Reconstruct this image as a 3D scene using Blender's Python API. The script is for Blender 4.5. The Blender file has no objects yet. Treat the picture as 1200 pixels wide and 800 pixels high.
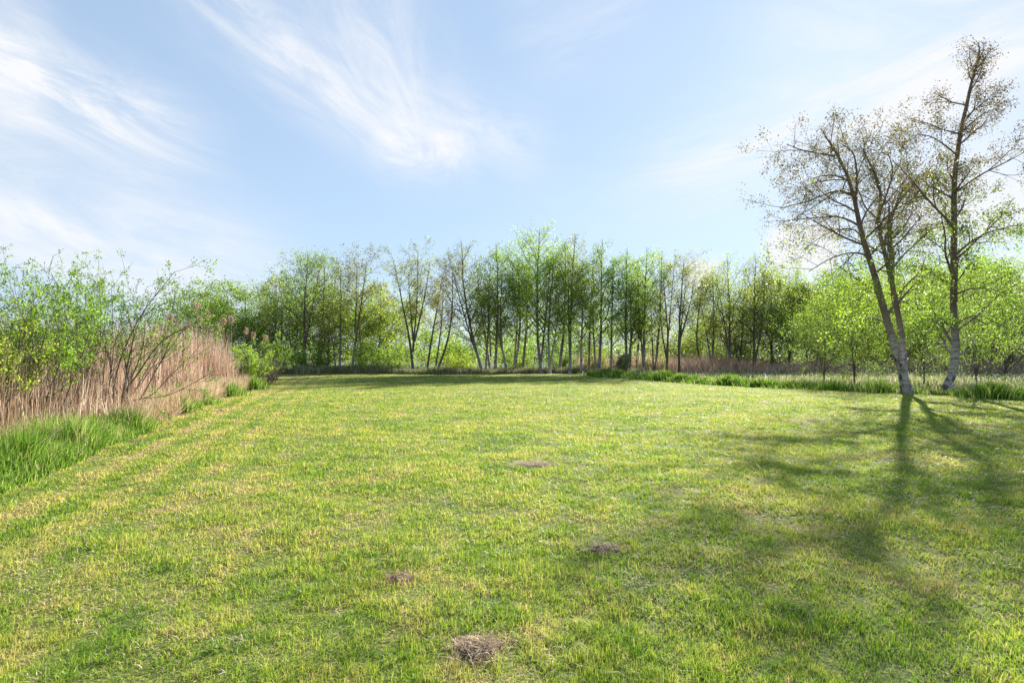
import bpy, math, random
import numpy as np
from math import radians as rad_, pi

# ------------------------------------------------------------------ camera, sky, sun, exposure
scene = bpy.context.scene
COL = scene.collection
F, CX, HY, CH = 666.0, 600.0, 418.0, 1.5      # focal (px of a 1200 wide frame), centre, horizon row, eye height
SUN_AZ, SUN_EL = 29.0, 25.0                   # degrees right of the view axis (+Y), above horizon

cam = bpy.data.cameras.new('camera')
cam.lens = 36.0 * F / 1200.0
cam.sensor_width = 36.0
cam.shift_y = (HY - 400.0) / 1200.0
cam.clip_start = 0.05
cam.clip_end = 8000
cam_o = bpy.data.objects.new('camera', cam)
cam_o.location = (0, 0, CH)
cam_o.rotation_euler = (pi / 2, 0, 0)
COL.objects.link(cam_o)
scene.camera = cam_o

SUN_STRENGTH, SKY_STRENGTH, EXPOSURE = 5.0, 0.15, 1.66
world = bpy.data.worlds.new('World')
scene.world = world
world.use_nodes = True
wt = world.node_tree
wt.nodes.clear()


def wn(t, **kw):
    n = wt.nodes.new(t)
    for k, v in kw.items():
        setattr(n, k, v)
    return n


def wmath(op, a, b=None, c=None, clamp=False):
    n = wt.nodes.new('ShaderNodeMath')
    n.operation = op
    n.use_clamp = clamp
    for i, v in enumerate((a, b, c)):
        if v is None:
            continue
        if isinstance(v, (int, float)):
            n.inputs[i].default_value = v
        else:
            wt.links.new(v, n.inputs[i])
    return n.outputs[0]


sky = wn('ShaderNodeTexSky', sky_type='NISHITA', sun_disc=False)
sky.sun_elevation = rad_(SUN_EL)
sky.sun_rotation = rad_(SUN_AZ)
sky.altitude = 0
sky.air_density = 1.0
sky.dust_density = 0.2
sky.ozone_density = 1.2
tc = wn('ShaderNodeTexCoord')
sx = wn('ShaderNodeSeparateXYZ')
wt.links.new(tc.outputs['Generated'], sx.inputs[0])
AZ = wmath('ARCTAN2', sx.outputs[0], sx.outputs[1])
EL = wmath('ARCSINE', sx.outputs[2])


def azel(px, py):
    x, y, z = px - CX, F, HY - py
    return math.atan2(x, y), math.atan2(z, math.hypot(x, y))


def streak(p0, p1, width, gain, seed, fx=5.0, fy=26.0, lo=0.42, hi=0.75, power=2.0):
    """one cirrus streak between two directions of the sky, combed along its own length"""
    (a0, e0), (a1, e1) = azel(*p0), azel(*p1)
    ca, ce = (a0 + a1) / 2, (e0 + e1) / 2
    th = math.atan2(e1 - e0, a1 - a0)
    ls = math.hypot(a1 - a0, e1 - e0) / 2
    lt = width / F
    da, de = wmath('SUBTRACT', AZ, ca), wmath('SUBTRACT', EL, ce)
    s = wmath('ADD', wmath('MULTIPLY', da, math.cos(th)), wmath('MULTIPLY', de, math.sin(th)))
    t = wmath('ADD', wmath('MULTIPLY', da, -math.sin(th)), wmath('MULTIPLY', de, math.cos(th)))
    cmb = wn('ShaderNodeCombineXYZ')
    wt.links.new(wmath('MULTIPLY', s, fx), cmb.inputs[0])
    wt.links.new(wmath('MULTIPLY', t, fy), cmb.inputs[1])
    cmb.inputs[2].default_value = seed
    nz = wn('ShaderNodeTexNoise')
    nz.inputs['Scale'].default_value = 1.0
    nz.inputs['Detail'].default_value = 7
    nz.inputs['Roughness'].default_value = 0.68
    nz.inputs['Distortion'].default_value = 0.7
    wt.links.new(cmb.outputs[0], nz.inputs['Vector'])
    s2 = wmath('POWER', wmath('ABSOLUTE', wmath('DIVIDE', s, ls)), 2.0 * power)
    t2 = wmath('POWER', wmath('ABSOLUTE', wmath('DIVIDE', t, lt)), 2.0)
    m = wmath('EXPONENT', wmath('MULTIPLY', wmath('ADD', s2, t2), -1.0))
    mr = wn('ShaderNodeMapRange', interpolation_type='SMOOTHSTEP')
    mr.inputs['From Min'].default_value = lo
    mr.inputs['From Max'].default_value = hi
    wt.links.new(nz.outputs[0], mr.inputs['Value'])
    soft = wmath('MULTIPLY', wmath('ADD', mr.outputs[0], 0.25), m)
    return wmath('MULTIPLY', soft, gain)


parts = [
    streak((-130, 30), (232, 182), 40, 1.3, 1.3, fx=5, fy=20, lo=0.33, power=1.6),
    streak((-60, 40), (60, 80), 60, 0.7, 2.3, fx=3, fy=10, lo=0.3),
    streak((-200, 165), (330, 340), 56, 1.35, 5.1, fx=2.5, fy=8, lo=0.25),
    streak((215, -40), (470, 160), 40, .85, 8.4, fx=5, fy=20, lo=0.30),
    streak((400, -60), (490, 170), 60, 0.70, 3.7, fx=5, fy=14, lo=0.3),
    streak((440, 172), (560, 186), 30, .8, 9.9, fx=8, fy=18, lo=0.3, hi=0.65),
    streak((480, 120), (640, 180), 34, 0.55, 19.9, fx=6, fy=18, lo=0.3, hi=0.65),
    streak((770, 205), (1250, 40), 40, 1.3, 12.2, fx=4, fy=22, lo=0.3),
    streak((880, 40), (1350, 0), 60, 0.65, 14.2, fx=3, fy=12, lo=0.33),
    streak((600, 40), (760, -20), 50, 0.5, 22.2, fx=3, fy=12, lo=0.33),
    streak((600, 250), (1300, 190), 50, 0.3, 17.2, fx=3, fy=9, lo=0.3),
    streak((1040, 270), (1350, 235), 70, .85, 31.0, fx=8, fy=12, lo=0.25, hi=0.6),
    streak((900, 296), (980, 290), 22, 2.6, 33.0, fx=16, fy=20, lo=0.25, hi=0.5),
    streak((800, 322), (850, 320), 13, 1.6, 35.0, fx=20, fy=20, lo=0.3, hi=0.5),
    streak((300, 405), (1400, 405), 50, 0.45, 41.0, fx=4, fy=8, lo=0.2, hi=0.6),
]
tot = parts[0]
for p_ in parts[1:]:
    tot = wmath('ADD', tot, p_)
tot = wmath('MULTIPLY', tot, 0.8, clamp=True)
mixc = wn('ShaderNodeMix', data_type='RGBA')
wt.links.new(tot, mixc.inputs[0])
hs = wn('ShaderNodeHueSaturation')
hs.inputs['Saturation'].default_value = 0.86
hs.inputs['Value'].default_value = 1.0
gm = wn('ShaderNodeGamma')
gm.inputs[1].default_value = 0.34
wt.links.new(sky.outputs[0], gm.inputs[0])
gn = wn('ShaderNodeMix', data_type='RGBA', blend_type='MULTIPLY')
gn.inputs[0].default_value = 1.0
wt.links.new(gm.outputs[0], gn.inputs[6])
gn.inputs[7].default_value = (0.67, 0.88, 1.13, 1)
wt.links.new(gn.outputs[2], hs.inputs['Color'])
wt.links.new(hs.outputs[0], mixc.inputs[6])
mixc.inputs[7].default_value = (2.02, 2.06, 2.14, 1)
bg = wn('ShaderNodeBackground')
bg.inputs['Strength'].default_value = SKY_STRENGTH
wt.links.new(mixc.outputs[2], bg.inputs['Color'])
wo = wn('ShaderNodeOutputWorld')
wt.links.new(bg.outputs[0], wo.inputs['Surface'])

sl = bpy.data.lights.new('sun', 'SUN')
sl.energy = SUN_STRENGTH
sl.angle = rad_(0.6)
sl.color = (1.0, 0.93, 0.82)
so = bpy.data.objects.new('sun', sl)
so.rotation_euler = (rad_(90 - SUN_EL), 0, rad_(180 - SUN_AZ))
so.location = (20, 20, 30)
COL.objects.link(so)

scene.view_settings.view_transform = 'Standard'
scene.view_settings.look = 'None'
scene.view_settings.exposure = EXPOSURE
scene.view_settings.gamma = 1
scene.view_settings.use_curve_mapping = False
scene.render.engine = 'CYCLES'
scene.cycles.max_bounces = 6
scene.cycles.transmission_bounces = 4
scene.cycles.diffuse_bounces = 3
scene.cycles.glossy_bounces = 2
scene.cycles.transparent_max_bounces = 4


# ------------------------------------------------------------------ helpers
def X(px, d):
    return (px - CX) / F * d


def Z(py, d):
    return CH + (HY - py) / F * d


def W(px, py, d):
    return (X(px, d), d, Z(py, d))


def mesh_np(name, verts, faces, mat=None, rnd=None, smooth=False, parent=None, loc=None):
    """faces: list of int arrays (n,k). rnd: per-vertex float attribute."""
    me = bpy.data.meshes.new(name)
    verts = np.asarray(verts, dtype=np.float32)
    me.vertices.add(len(verts))
    me.vertices.foreach_set('co', verts.ravel())
    idx, starts, off = [], [], 0
    for f in faces:
        f = np.asarray(f, dtype=np.int32)
        if len(f) == 0:
            continue
        k = f.shape[1]
        idx.append(f.ravel())
        starts.append(off + np.arange(len(f), dtype=np.int32) * k)
        off += f.size
    idx = np.concatenate(idx)
    starts = np.concatenate(starts)
    me.loops.add(len(idx))
    me.loops.foreach_set('vertex_index', idx)
    me.polygons.add(len(starts))
    me.polygons.foreach_set('loop_start', starts)
    if rnd is not None:
        a = me.attributes.new('rnd', 'FLOAT', 'POINT')
        a.data.foreach_set('value', np.asarray(rnd, dtype=np.float32))
    me.update(calc_edges=True)
    if smooth:
        me.shade_smooth()
    if mat:
        me.materials.append(mat)
    o = bpy.data.objects.new(name, me)
    COL.objects.link(o)
    if parent:
        o.parent = parent
    if loc is not None:
        o.location = loc
    return o


def tag(o, label=None, cat=None, group=None, kind=None):
    if label:
        o['label'] = label
    if cat:
        o['category'] = cat
    if group:
        o['group'] = group
    if kind:
        o['kind'] = kind
    return o


def empty(name, loc, label, cat, group=None, rz=0.0, s=1.0):
    o = bpy.data.objects.new(name, None)
    o.empty_display_size = 0.3
    o.location = loc
    o.rotation_euler = (0, 0, rz)
    o.scale = (s, s, s)
    COL.objects.link(o)
    return tag(o, label, cat, group)


def unit(v):
    return v / np.maximum(np.linalg.norm(v, axis=-1, keepdims=True), 1e-9)


def resample(pts, n):
    """smooth polyline through given points (m,3) -> (n,3), Catmull-Rom"""
    p = np.asarray(pts, float)
    m = len(p)
    pe = np.vstack([2 * p[0] - p[1], p, 2 * p[-1] - p[-2]])
    t = np.linspace(0, m - 1 - 1e-6, n)
    i = t.astype(int)
    f = (t - i)[:, None]
    a, b, c, d = pe[i], pe[i + 1], pe[i + 2], pe[i + 3]
    return 0.5 * ((2 * b) + (-a + c) * f + (2 * a - 5 * b + 4 * c - d) * f ** 2 + (-a + 3 * b - 3 * c + d) * f ** 3)


def tubes(pts, rad, sides):
    """pts (B,N,3), rad (B,N) -> verts, quads"""
    B, N, _ = pts.shape
    tan = np.gradient(pts, axis=1)
    tan = unit(tan)
    ref = np.where(np.abs(tan[..., 2:3]) > 0.9, np.array([1.0, 0.03, 0]), np.array([0, 0.03, 1.0]))
    ref = np.broadcast_to(ref[:, :1], tan.shape)
    u = unit(np.cross(tan, ref))
    v = np.cross(tan, u)
    a = np.arange(sides) / sides * 2 * pi
    ring = u[:, :, None] * np.cos(a)[None, None, :, None] + v[:, :, None] * np.sin(a)[None, None, :, None]
    vs = pts[:, :, None] + ring * rad[:, :, None, None]
    vid = np.arange(B * N * sides).reshape(B, N, sides)
    q = np.stack([vid[:, :-1], np.roll(vid, -1, 2)[:, :-1], np.roll(vid, -1, 2)[:, 1:], vid[:, 1:]], -1)
    return vs.reshape(-1, 3), q.reshape(-1, 4)


def grow(rng, p0, d0, L, r0, N, up=0.0, wob=0.12, tip=0.25):
    B = len(p0)
    pts = np.zeros((B, N, 3))
    pts[:, 0] = p0
    d = unit(d0.copy())
    st = (L / (N - 1))[:, None]
    for i in range(1, N):
        pts[:, i] = pts[:, i - 1] + d * st
        d = unit(d + rng.normal(0, wob, (B, 3)) + np.array([0, 0, up]))
    k = np.linspace(0, 1, N)[None]
    rad = r0[:, None] * (1 - (1 - tip) * k)
    return pts, rad


def at(pts, rad, bi, t):
    N = pts.shape[1]
    f = t * (N - 1)
    i = np.minimum(f.astype(int), N - 2)
    w = (f - i)[:, None]
    p = pts[bi, i] * (1 - w) + pts[bi, i + 1] * w
    tan = unit(pts[bi, i + 1] - pts[bi, i])
    r = rad[bi, i] * (1 - w[:, 0]) + rad[bi, i + 1] * w[:, 0]
    return p, tan, r


def spawn(rng, pts, rad, n, t0, t1, ang, lenf, N, up, wob, rr=0.55, tip=0.25, bias=None):
    """n children per parent between t0..t1"""
    B = len(pts)
    bi = np.repeat(np.arange(B), n)
    k = np.tile(np.arange(n), B)
    t = t0 + (t1 - t0) * (k + rng.uniform(0, 1, len(k))) / n
    p, tan, r = at(pts, rad, bi, np.clip(t, 0, 0.999))
    az = k * 2.4 + rng.uniform(0, 6.28, B)[bi] + rng.normal(0, 0.5, len(k))
    ref = np.where(np.abs(tan[:, 2:3]) > 0.95, np.array([1.0, 0, 0]), np.array([0, 0, 1.0]))
    u = unit(np.cross(tan, ref))
    v = np.cross(tan, u)
    a = rng.uniform(ang[0], ang[1], len(k))[:, None]
    d = tan * np.cos(a) + (u * np.cos(az)[:, None] + v * np.sin(az)[:, None]) * np.sin(a)
    if bias is not None:
        d = unit(d + np.array(bias))
    plen = np.linalg.norm(np.diff(pts, axis=1), axis=2).sum(1)[bi]
    L = lenf(t, plen, rng, len(k))
    return grow(rng, p, d, L, np.maximum(r * rr, 0.004), N, up, wob, tip)


def leaves(rng, centers, size, aspect=0.62, droop=0.0, fold=0.25):
    n = len(centers)
    s = size * rng.uniform(0.65, 1.25, n)[:, None]
    a = rng.normal(0, 1, (n, 3))
    a[:, 2] -= droop
    a = unit(a)
    b = unit(np.cross(a, rng.normal(0, 1, (n, 3))))
    c = np.cross(a, b)
    v0 = centers
    v1 = centers + a * s * 0.45 + b * s * aspect * 0.5 + c * s * fold * 0.3
    v2 = centers + a * s
    v3 = centers + a * s * 0.45 - b * s * aspect * 0.5 + c * s * fold * 0.3
    vs = np.stack([v0, v1, v2, v3], 1).reshape(-1, 3)
    q = np.arange(n * 4).reshape(n, 4)
    rnd = np.repeat(rng.uniform(0, 1, n), 4)
    return vs, q, rnd


def leaf_points(rng, sets, n, jit, tlo=0.3, thi=1.0, clump=0):
    """n positions along the given branch sets"""
    out = []
    tot_b = sum(len(p) * w for p, r, w in sets)
    for p, r, w in sets:
        m = int(n * len(p) * w / tot_b)
        ln_ = np.linalg.norm(p[:, -1] - p[:, 0], axis=1)
        pr = ln_ ** 1.5 / (ln_ ** 1.5).sum()
        if clump:
            mc = max(1, m // clump)
            bi = np.repeat(rng.choice(len(p), mc, p=pr), clump)
            t = np.repeat(tlo + (thi - tlo) * rng.uniform(0, 1, mc) ** 0.7, clump)
        else:
            bi = rng.choice(len(p), m, p=pr)
            t = tlo + (thi - tlo) * rng.uniform(0, 1, m) ** 0.7
        c, _, _ = at(p, r, bi, np.clip(t, 0, 0.999))
        out.append(c + rng.normal(0, jit, (len(c), 3)))
    return np.vstack(out)


# ------------------------------------------------------------------ materials
def new_mat(name):
    m = bpy.data.materials.new(name)
    m.use_nodes = True
    m.node_tree.nodes.clear()
    return m, m.node_tree


class NT:
    def __init__(s, nt):
        s.nt = nt

    def n(s, t, ins=None, **kw):
        nd = s.nt.nodes.new(t)
        for k, v in kw.items():
            setattr(nd, k, v)
        for k, v in (ins or {}).items():
            if hasattr(v, 'links') or isinstance(v, bpy.types.NodeSocket):
                s.nt.links.new(v, nd.inputs[k])
            else:
                nd.inputs[k].default_value = v
        return nd

    def ramp(s, fac, stops, interp='LINEAR'):
        r = s.nt.nodes.new('ShaderNodeValToRGB')
        r.color_ramp.interpolation = interp
        e = r.color_ramp.elements
        while len(e) > 1:
            e.remove(e[0])
        e[0].position = stops[0][0]
        e[0].color = (*stops[0][1], 1)
        for p, c in stops[1:]:
            q = e.new(p)
            q.color = (*c, 1)
        s.nt.links.new(fac, r.inputs[0])
        return r.outputs[0]

    def noise(s, vec, scale, detail=4, rough=0.55, dist=0.0):
        return s.n('ShaderNodeTexNoise', {'Vector': vec, 'Scale': scale, 'Detail': detail, 'Roughness': rough, 'Distortion': dist}).outputs[0]

    def mix(s, f, a, b, blend='MIX'):
        n = s.nt.nodes.new('ShaderNodeMix')
        n.data_type = 'RGBA'
        n.blend_type = blend
        for i, v in ((0, f), (6, a), (7, b)):
            if isinstance(v, bpy.types.NodeSocket):
                s.nt.links.new(v, n.inputs[i])
            elif i == 0:
                n.inputs[i].default_value = v
            else:
                n.inputs[i].default_value = (*v, 1)
        return n.outputs[2]

    def math(s, op, a, b=None, clamp=False):
        n = s.nt.nodes.new('ShaderNodeMath')
        n.operation = op
        n.use_clamp = clamp
        for i, v in enumerate((a, b)):
            if v is None:
                continue
            if isinstance(v, bpy.types.NodeSocket):
                s.nt.links.new(v, n.inputs[i])
            else:
                n.inputs[i].default_value = v
        return n.outputs[0]

    def maprange(s, v, a, b, c=0.0, d=1.0, smooth=True):
        n = s.n('ShaderNodeMapRange', {'Value': v, 'From Min': a, 'From Max': b, 'To Min': c, 'To Max': d})
        if smooth:
            n.interpolation_type = 'SMOOTHSTEP'
        return n.outputs[0]


def leaf_shader(t, col, trans=0.5, rough=0.5, tcol=None):
    bs = t.n('ShaderNodeBsdfPrincipled', {'Base Color': col, 'Roughness': rough, 'Specular IOR Level': 0.15})
    tr = t.n('ShaderNodeBsdfTranslucent', {'Color': tcol if tcol is not None else col})
    ms = t.n('ShaderNodeMixShader', {0: trans, 1: bs.outputs[0], 2: tr.outputs[0]})
    t.n('ShaderNodeOutputMaterial', {'Surface': ms.outputs[0]})


def mat_leaf(name, stops, trans=0.5, objvar=0.25):
    m, nt = new_mat(name)
    t = NT(nt)
    a = t.n('ShaderNodeAttribute', attribute_name='rnd')
    oi = t.n('ShaderNodeObjectInfo')
    f = t.math('ADD', a.outputs['Fac'], t.math('MULTIPLY', t.math('SUBTRACT', oi.outputs['Random'], 0.5), objvar), clamp=True)
    col = t.ramp(f, stops)
    # leaves let through a yellower light than they reflect
    tcol = t.mix(1.0, col, (1.0, 1.0, 0.62), 'MULTIPLY')
    tcol = t.mix(1.0, tcol, (1.5, 1.5, 1.5), 'MULTIPLY')
    leaf_shader(t, col, trans, 0.5, tcol)
    return m


def mat_straw(name, stops, trans=0.25, sc=1.2):
    m, nt = new_mat(name)
    t = NT(nt)
    a = t.n('ShaderNodeAttribute', attribute_name='rnd')
    g = t.n('ShaderNodeNewGeometry')
    nz = t.noise(g.outputs['Position'], sc, 3)
    f = t.math('ADD', a.outputs['Fac'], t.math('MULTIPLY', t.math('SUBTRACT', nz, 0.5), 1.2), clamp=True)
    leaf_shader(t, t.ramp(f, stops), trans, 0.6)
    return m


L_BRIGHT = mat_leaf('leaf_bright', [(0, (.13, .24, .02)), (.5, (.22, .36, .035)), (1, (.34, .46, .08))])
L_MID = mat_leaf('leaf_mid', [(0, (.10, .18, .028)), (.5, (.17, .28, .045)), (1, (.28, .38, .08))])
L_OLIVE = mat_leaf('leaf_olive', [(0, (.12, .15, .04)), (.5, (.20, .24, .07)), (1, (.31, .34, .12))])
L_DARK = mat_leaf('leaf_dark', [(0, (.065, .12, .025)), (.6, (.12, .21, .042)), (1, (.20, .30, .07))])
L_YELLOW = mat_leaf('leaf_yellow', [(0, (.14, .22, .02)), (.5, (.24, .33, .04)), (1, (.36, .42, .08))])
L_BROWN = mat_leaf('leaf_budding', [(0, (.10, .07, .04)), (.5, (.15, .14, .05)), (1, (.20, .24, .07))])
L_SPRING = mat_leaf('leaf_opening', [(0, (.09, .05, .035)), (.4, (.15, .11, .055)), (1, (.21, .22, .07))], trans=.32)
L_GREY = mat_leaf('leaf_grey_green', [(0, (.13, .17, .08)), (.5, (.20, .25, .13)), (1, (.30, .34, .2))])
L_BUSH = mat_leaf('leaf_bush', [(0, (.045, .12, .013)), (.5, (.13, .26, .028)), (1, (.32, .45, .07))], trans=0.45)
REED = mat_straw('dry_reed', [(0, (.20, .12, .08)), (.3, (.40, .26, .185)), (.65, (.56, .41, .30)), (1, (.72, .60, .47))])
STRAW = mat_straw('straw', [(0, (.32, .22, .12)), (.5, (.55, .43, .27)), (1, (.72, .62, .45))])
DEADG = mat_straw('dead_grass', [(0, (.26, .17, .10)), (.5, (.52, .38, .23)), (1, (.78, .62, .42))])
PLUME = mat_straw('reed_plume', [(0, (.34, .22, .16)), (1, (.60, .46, .34))])
TALLG = mat_straw('tall_grass', [(0, (.035, .10, .012)), (.35, (.12, .26, .025)), (.7, (.26, .41, .05)), (.88, (.36, .44, .10)), (1, (.58, .50, .28))], trans=0.45, sc=2.2)
SEDGE = mat_straw('meadow_grass', [(0, (.08, .14, .03)), (.35, (.17, .26, .05)), (.65, (.29, .32, .11)), (.85, (.48, .38, .25)), (1, (.66, .58, .5))], trans=0.4, sc=.6)
SCRUB = mat_straw('brown_scrub', [(0, (.15, .19, .07)), (.5, (.30, .26, .16)), (.8, (.25, .32, .10)), (1, (.48, .42, .3))], trans=0.25, sc=.5)


def mat_bark(name, white_to, dark=(.10, .08, .06), white=(.46, .395, .365)):
    m, nt = new_mat(name)
    t = NT(nt)
    g = t.n('ShaderNodeNewGeometry')
    sp = t.n('ShaderNodeSeparateXYZ', {0: g.outputs['Position']})
    mp = t.n('ShaderNodeMapping', {'Vector': g.outputs['Position'], 'Scale': (3, 3, 22)})
    bands = t.noise(mp.outputs[0], 1.0, 5, 0.7)
    mp2 = t.n('ShaderNodeMapping', {'Vector': g.outputs['Position'], 'Scale': (5, 5, 3)})
    plates = t.noise(mp2.outputs[0], 1.0, 5, 0.65)
    wcol = t.ramp(bands, [(.40, tuple(c * .12 for c in white)), (.46, tuple(c * .7 for c in white)), (.6, white)])
    wcol = t.mix(t.maprange(plates, .54, .63), wcol, (.07, .06, .05))
    dcol = t.ramp(plates, [(.3, tuple(c * .5 for c in dark)), (.55, dark), (.75, tuple(min(1, c * 2.1) for c in dark))])
    hz = t.math('ADD', sp.outputs[2], t.math('MULTIPLY', t.math('SUBTRACT', plates, .5), 2.5))
    col = t.mix(t.maprange(hz, white_to - .6, white_to + 1.2), wcol, dcol)
    bp = t.n('ShaderNodeBump', {'Strength': 0.6, 'Distance': 0.02, 'Height': plates})
    b = t.n('ShaderNodeBsdfPrincipled', {'Base Color': col, 'Roughness': .85, 'Normal': bp.outputs[0]})
    t.n('ShaderNodeOutputMaterial', {'Surface': b.outputs[0]})
    return m


B_BIRCH = mat_bark('birch_bark', 2.3, dark=(.17, .125, .10))
B_TWO = mat_bark('young_birch_bark', 1.6, dark=(.13, .105, .08), white=(.34, .31, .285))
B_DARK = mat_bark('dark_bark', -3, dark=(.11, .09, .07))
B_TWIG = mat_bark('shrub_bark', -3, dark=(.14, .11, .09))


# lawn colour: same node recipe on the ground sheet and on the grass blades
def lawn_colour(t, rnd=None):
    g = t.n('ShaderNodeNewGeometry')
    pos = g.outputs['Position']
    flat = t.n('ShaderNodeVectorMath', {0: pos, 1: (1, 1, 0)}, operation='MULTIPLY').outputs[0]
    n1 = t.noise(flat, 0.55, 5, 0.6, 0.4)
    n2 = t.noise(flat, 2.6, 4, 0.6)
    n3 = t.noise(flat, 17.0, 4, 0.7)
    f = t.math('ADD', t.math('MULTIPLY', n1, .36), t.math('ADD', t.math('MULTIPLY', n2, .34), t.math('MULTIPLY', n3, .3)))
    if rnd is not None:
        f = t.math('ADD', f, t.math('MULTIPLY', t.math('SUBTRACT', rnd, .5), .16))
    # mowing lanes running along the left bank
    sp = t.n('ShaderNodeSeparateXYZ', {0: pos})
    lane = t.math('ADD', t.math('MULTIPLY', sp.outputs[0], .96), t.math('MULTIPLY', sp.outputs[1], .28))
    lw = t.math('SINE', t.math('ADD', t.math('MULTIPLY', lane, 8.5), t.math('MULTIPLY', n1, 6.0)))
    lmask = t.maprange(lane, -3.8, .3, 1.0, .12)
    f = t.math('ADD', f, t.math('MULTIPLY', t.math('MULTIPLY', lw, lmask), .065))
    f = t.math('ADD', f, t.math('MULTIPLY', lmask, .045))
    col = t.ramp(f, [(.34, (.07, .145, .018)), (.43, (.15, .26, .03)), (.51, (.265, .345, .055)), (.58, (.39, .385, .11)),
                     (.645, (.49, .385, .22)), (.72, (.28, .18, .11))])
    return col, f, n2, n3, flat


def mat_lawn_ground():
    m, nt = new_mat('lawn_ground')
    t = NT(nt)
    col, f, n2, n3, flat = lawn_colour(t)
    fine = t.noise(flat, 40, 4, .7)
    col = t.mix(t.maprange(fine, .42, .66, .85, .1), col, (.07, .06, .03))
    bp = t.n('ShaderNodeBump', {'Strength': .9, 'Distance': .03, 'Height': fine})
    b = t.n('ShaderNodeBsdfPrincipled', {'Base Color': col, 'Roughness': .9, 'Specular IOR Level': .15, 'Normal': bp.outputs[0]})
    t.n('ShaderNodeOutputMaterial', {'Surface': b.outputs[0]})
    return m


def mat_lawn_blade():
    m, nt = new_mat('lawn_blade')
    t = NT(nt)
    a = t.n('ShaderNodeAttribute', attribute_name='rnd')
    col, *_ = lawn_colour(t, a.outputs['Fac'])
    dry = t.maprange(a.outputs['Fac'], .90, .93, 0, 1)
    col = t.mix(dry, col, (.54, .41, .28))
    tcol = t.mix(1.0, col, (1.35, 1.35, .9), 'MULTIPLY')
    leaf_shader(t, col, .45, .45, tcol)
    return m


M_LAWN, M_BLADE = mat_lawn_ground(), mat_lawn_blade()


def mat_rough_ground():
    m, nt = new_mat('rough_ground')
    t = NT(nt)
    g = t.n('ShaderNodeNewGeometry')
    n1 = t.noise(g.outputs['Position'], .8, 5, .6)
    n2 = t.noise(g.outputs['Position'], 14, 4, .7)
    col = t.ramp(n1, [(.35, (.09, .12, .03)), (.5, (.16, .15, .06)), (.65, (.26, .19, .11))])
    col = t.mix(t.maprange(n2, .4, .65, .6, 0), col, (.10, .075, .05))
    bp = t.n('ShaderNodeBump', {'Strength': 1, 'Distance': .08, 'Height': n2})
    b = t.n('ShaderNodeBsdfPrincipled', {'Base Color': col, 'Roughness': .95, 'Specular IOR Level': .1, 'Normal': bp.outputs[0]})
    t.n('ShaderNodeOutputMaterial', {'Surface': b.outputs[0]})
    return m


def mat_water():
    m, nt = new_mat('lake_water')
    t = NT(nt)
    g = t.n('ShaderNodeNewGeometry')
    nz = t.noise(g.outputs['Position'], 1.5, 3, .5)
    bp = t.n('ShaderNodeBump', {'Strength': .25, 'Distance': .05, 'Height': nz})
    b = t.n('ShaderNodeBsdfPrincipled', {'Base Color': (.05, .07, .06, 1), 'Roughness': .08, 'IOR': 1.33, 'Normal': bp.outputs[0]})
    t.n('ShaderNodeOutputMaterial', {'Surface': b.outputs[0]})
    return m


M_ROUGH, M_WATER = mat_rough_ground(), mat_water()
M_SOIL, nt_ = new_mat('dark_soil')
t_ = NT(nt_)
g_ = t_.n('ShaderNodeNewGeometry')
z_ = t_.noise(g_.outputs['Position'], 60, 4, .7)
b_ = t_.n('ShaderNodeBsdfPrincipled', {'Base Color': t_.ramp(z_, [(.35, (.035, .025, .018)), (.65, (.13, .09, .065))]), 'Roughness': .95,
                                      'Normal': t_.n('ShaderNodeBump', {'Strength': 1, 'Distance': .02, 'Height': z_}).outputs[0]})
t_.n('ShaderNodeOutputMaterial', {'Surface': b_.outputs[0]})

# ------------------------------------------------------------------ ground
LEFT = np.array([(-3.2, -4), (-3.9, 0), (-5.9, 6.6), (-8.3, 14), (-10.6, 21), (-12.3, 27), (-15, 34), (-20, 42), (-24, 50)], float)
RIGHT = np.array([(26, -4), (24, 6), (21.5, 12), (18.3, 19), (16.6, 22.6), (13.8, 26.5), (10.2, 34), (7.5, 41), (5.5, 48)], float)
FAR_Y = 49.0


def left_edge(y):
    return np.interp(y, LEFT[:, 1], LEFT[:, 0])


def right_edge(y):
    return np.interp(y, RIGHT[:, 1], RIGHT[:, 0])


def on_lawn(x, y, m=0.0):
    wob = 0.18 * np.sin(y * 1.3 + 1) + 0.12 * np.sin(y * 3.1)
    return (x > left_edge(y) + m + wob) & (x < right_edge(y) - m + wob) & (y < FAR_Y - m + 0.5 * np.sin(x * .6))


def height(x, y):
    r = np.hypot(x, y)
    fade = 1.0 / (1.0 + (r / 45.0) ** 2)
    h = 0.022 * np.sin(x * 1.9 + np.sin(y * 1.1) * 1.4) * np.sin(y * 1.6 + 0.5 * x) + 0.014 * np.sin(x * 4.3 + y * 2.1) * np.sin(y * 5.1 - x)
    h += 0.05 * np.sin(x * 0.35 + 1.0) * np.sin(y * 0.27)
    h *= fade
    # bank falls a little under the reeds, left and right
    dl = np.clip((left_edge(y) - x), 0, 6)
    h -= 0.05 * np.minimum(dl, 4) * (y < 55)
    dr = np.clip((x - right_edge(y)), 0, 6)
    h -= 0.03 * np.minimum(dr, 4) * (y < 55)
    # lake bed
    lake = (1 / (1 + np.exp(-(y - 78) / 2.0))) * (1 / (1 + np.exp((y - 190) / 4.0))) * (1 / (1 + np.exp(-(x + 75) / 4.0)))
    h -= 1.3 * lake
    return h


def axis(lo, hi, step, far):
    a = list(np.arange(lo, hi + 1e-6, step))
    s, v = step, hi
    while v < far:
        s *= 1.22
        v += s
        a.append(v)
    s, v = step, lo
    pre = []
    while v > -far:
        s *= 1.22
        v -= s
        pre.append(v)
    return np.array(pre[::-1] + a)


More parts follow.
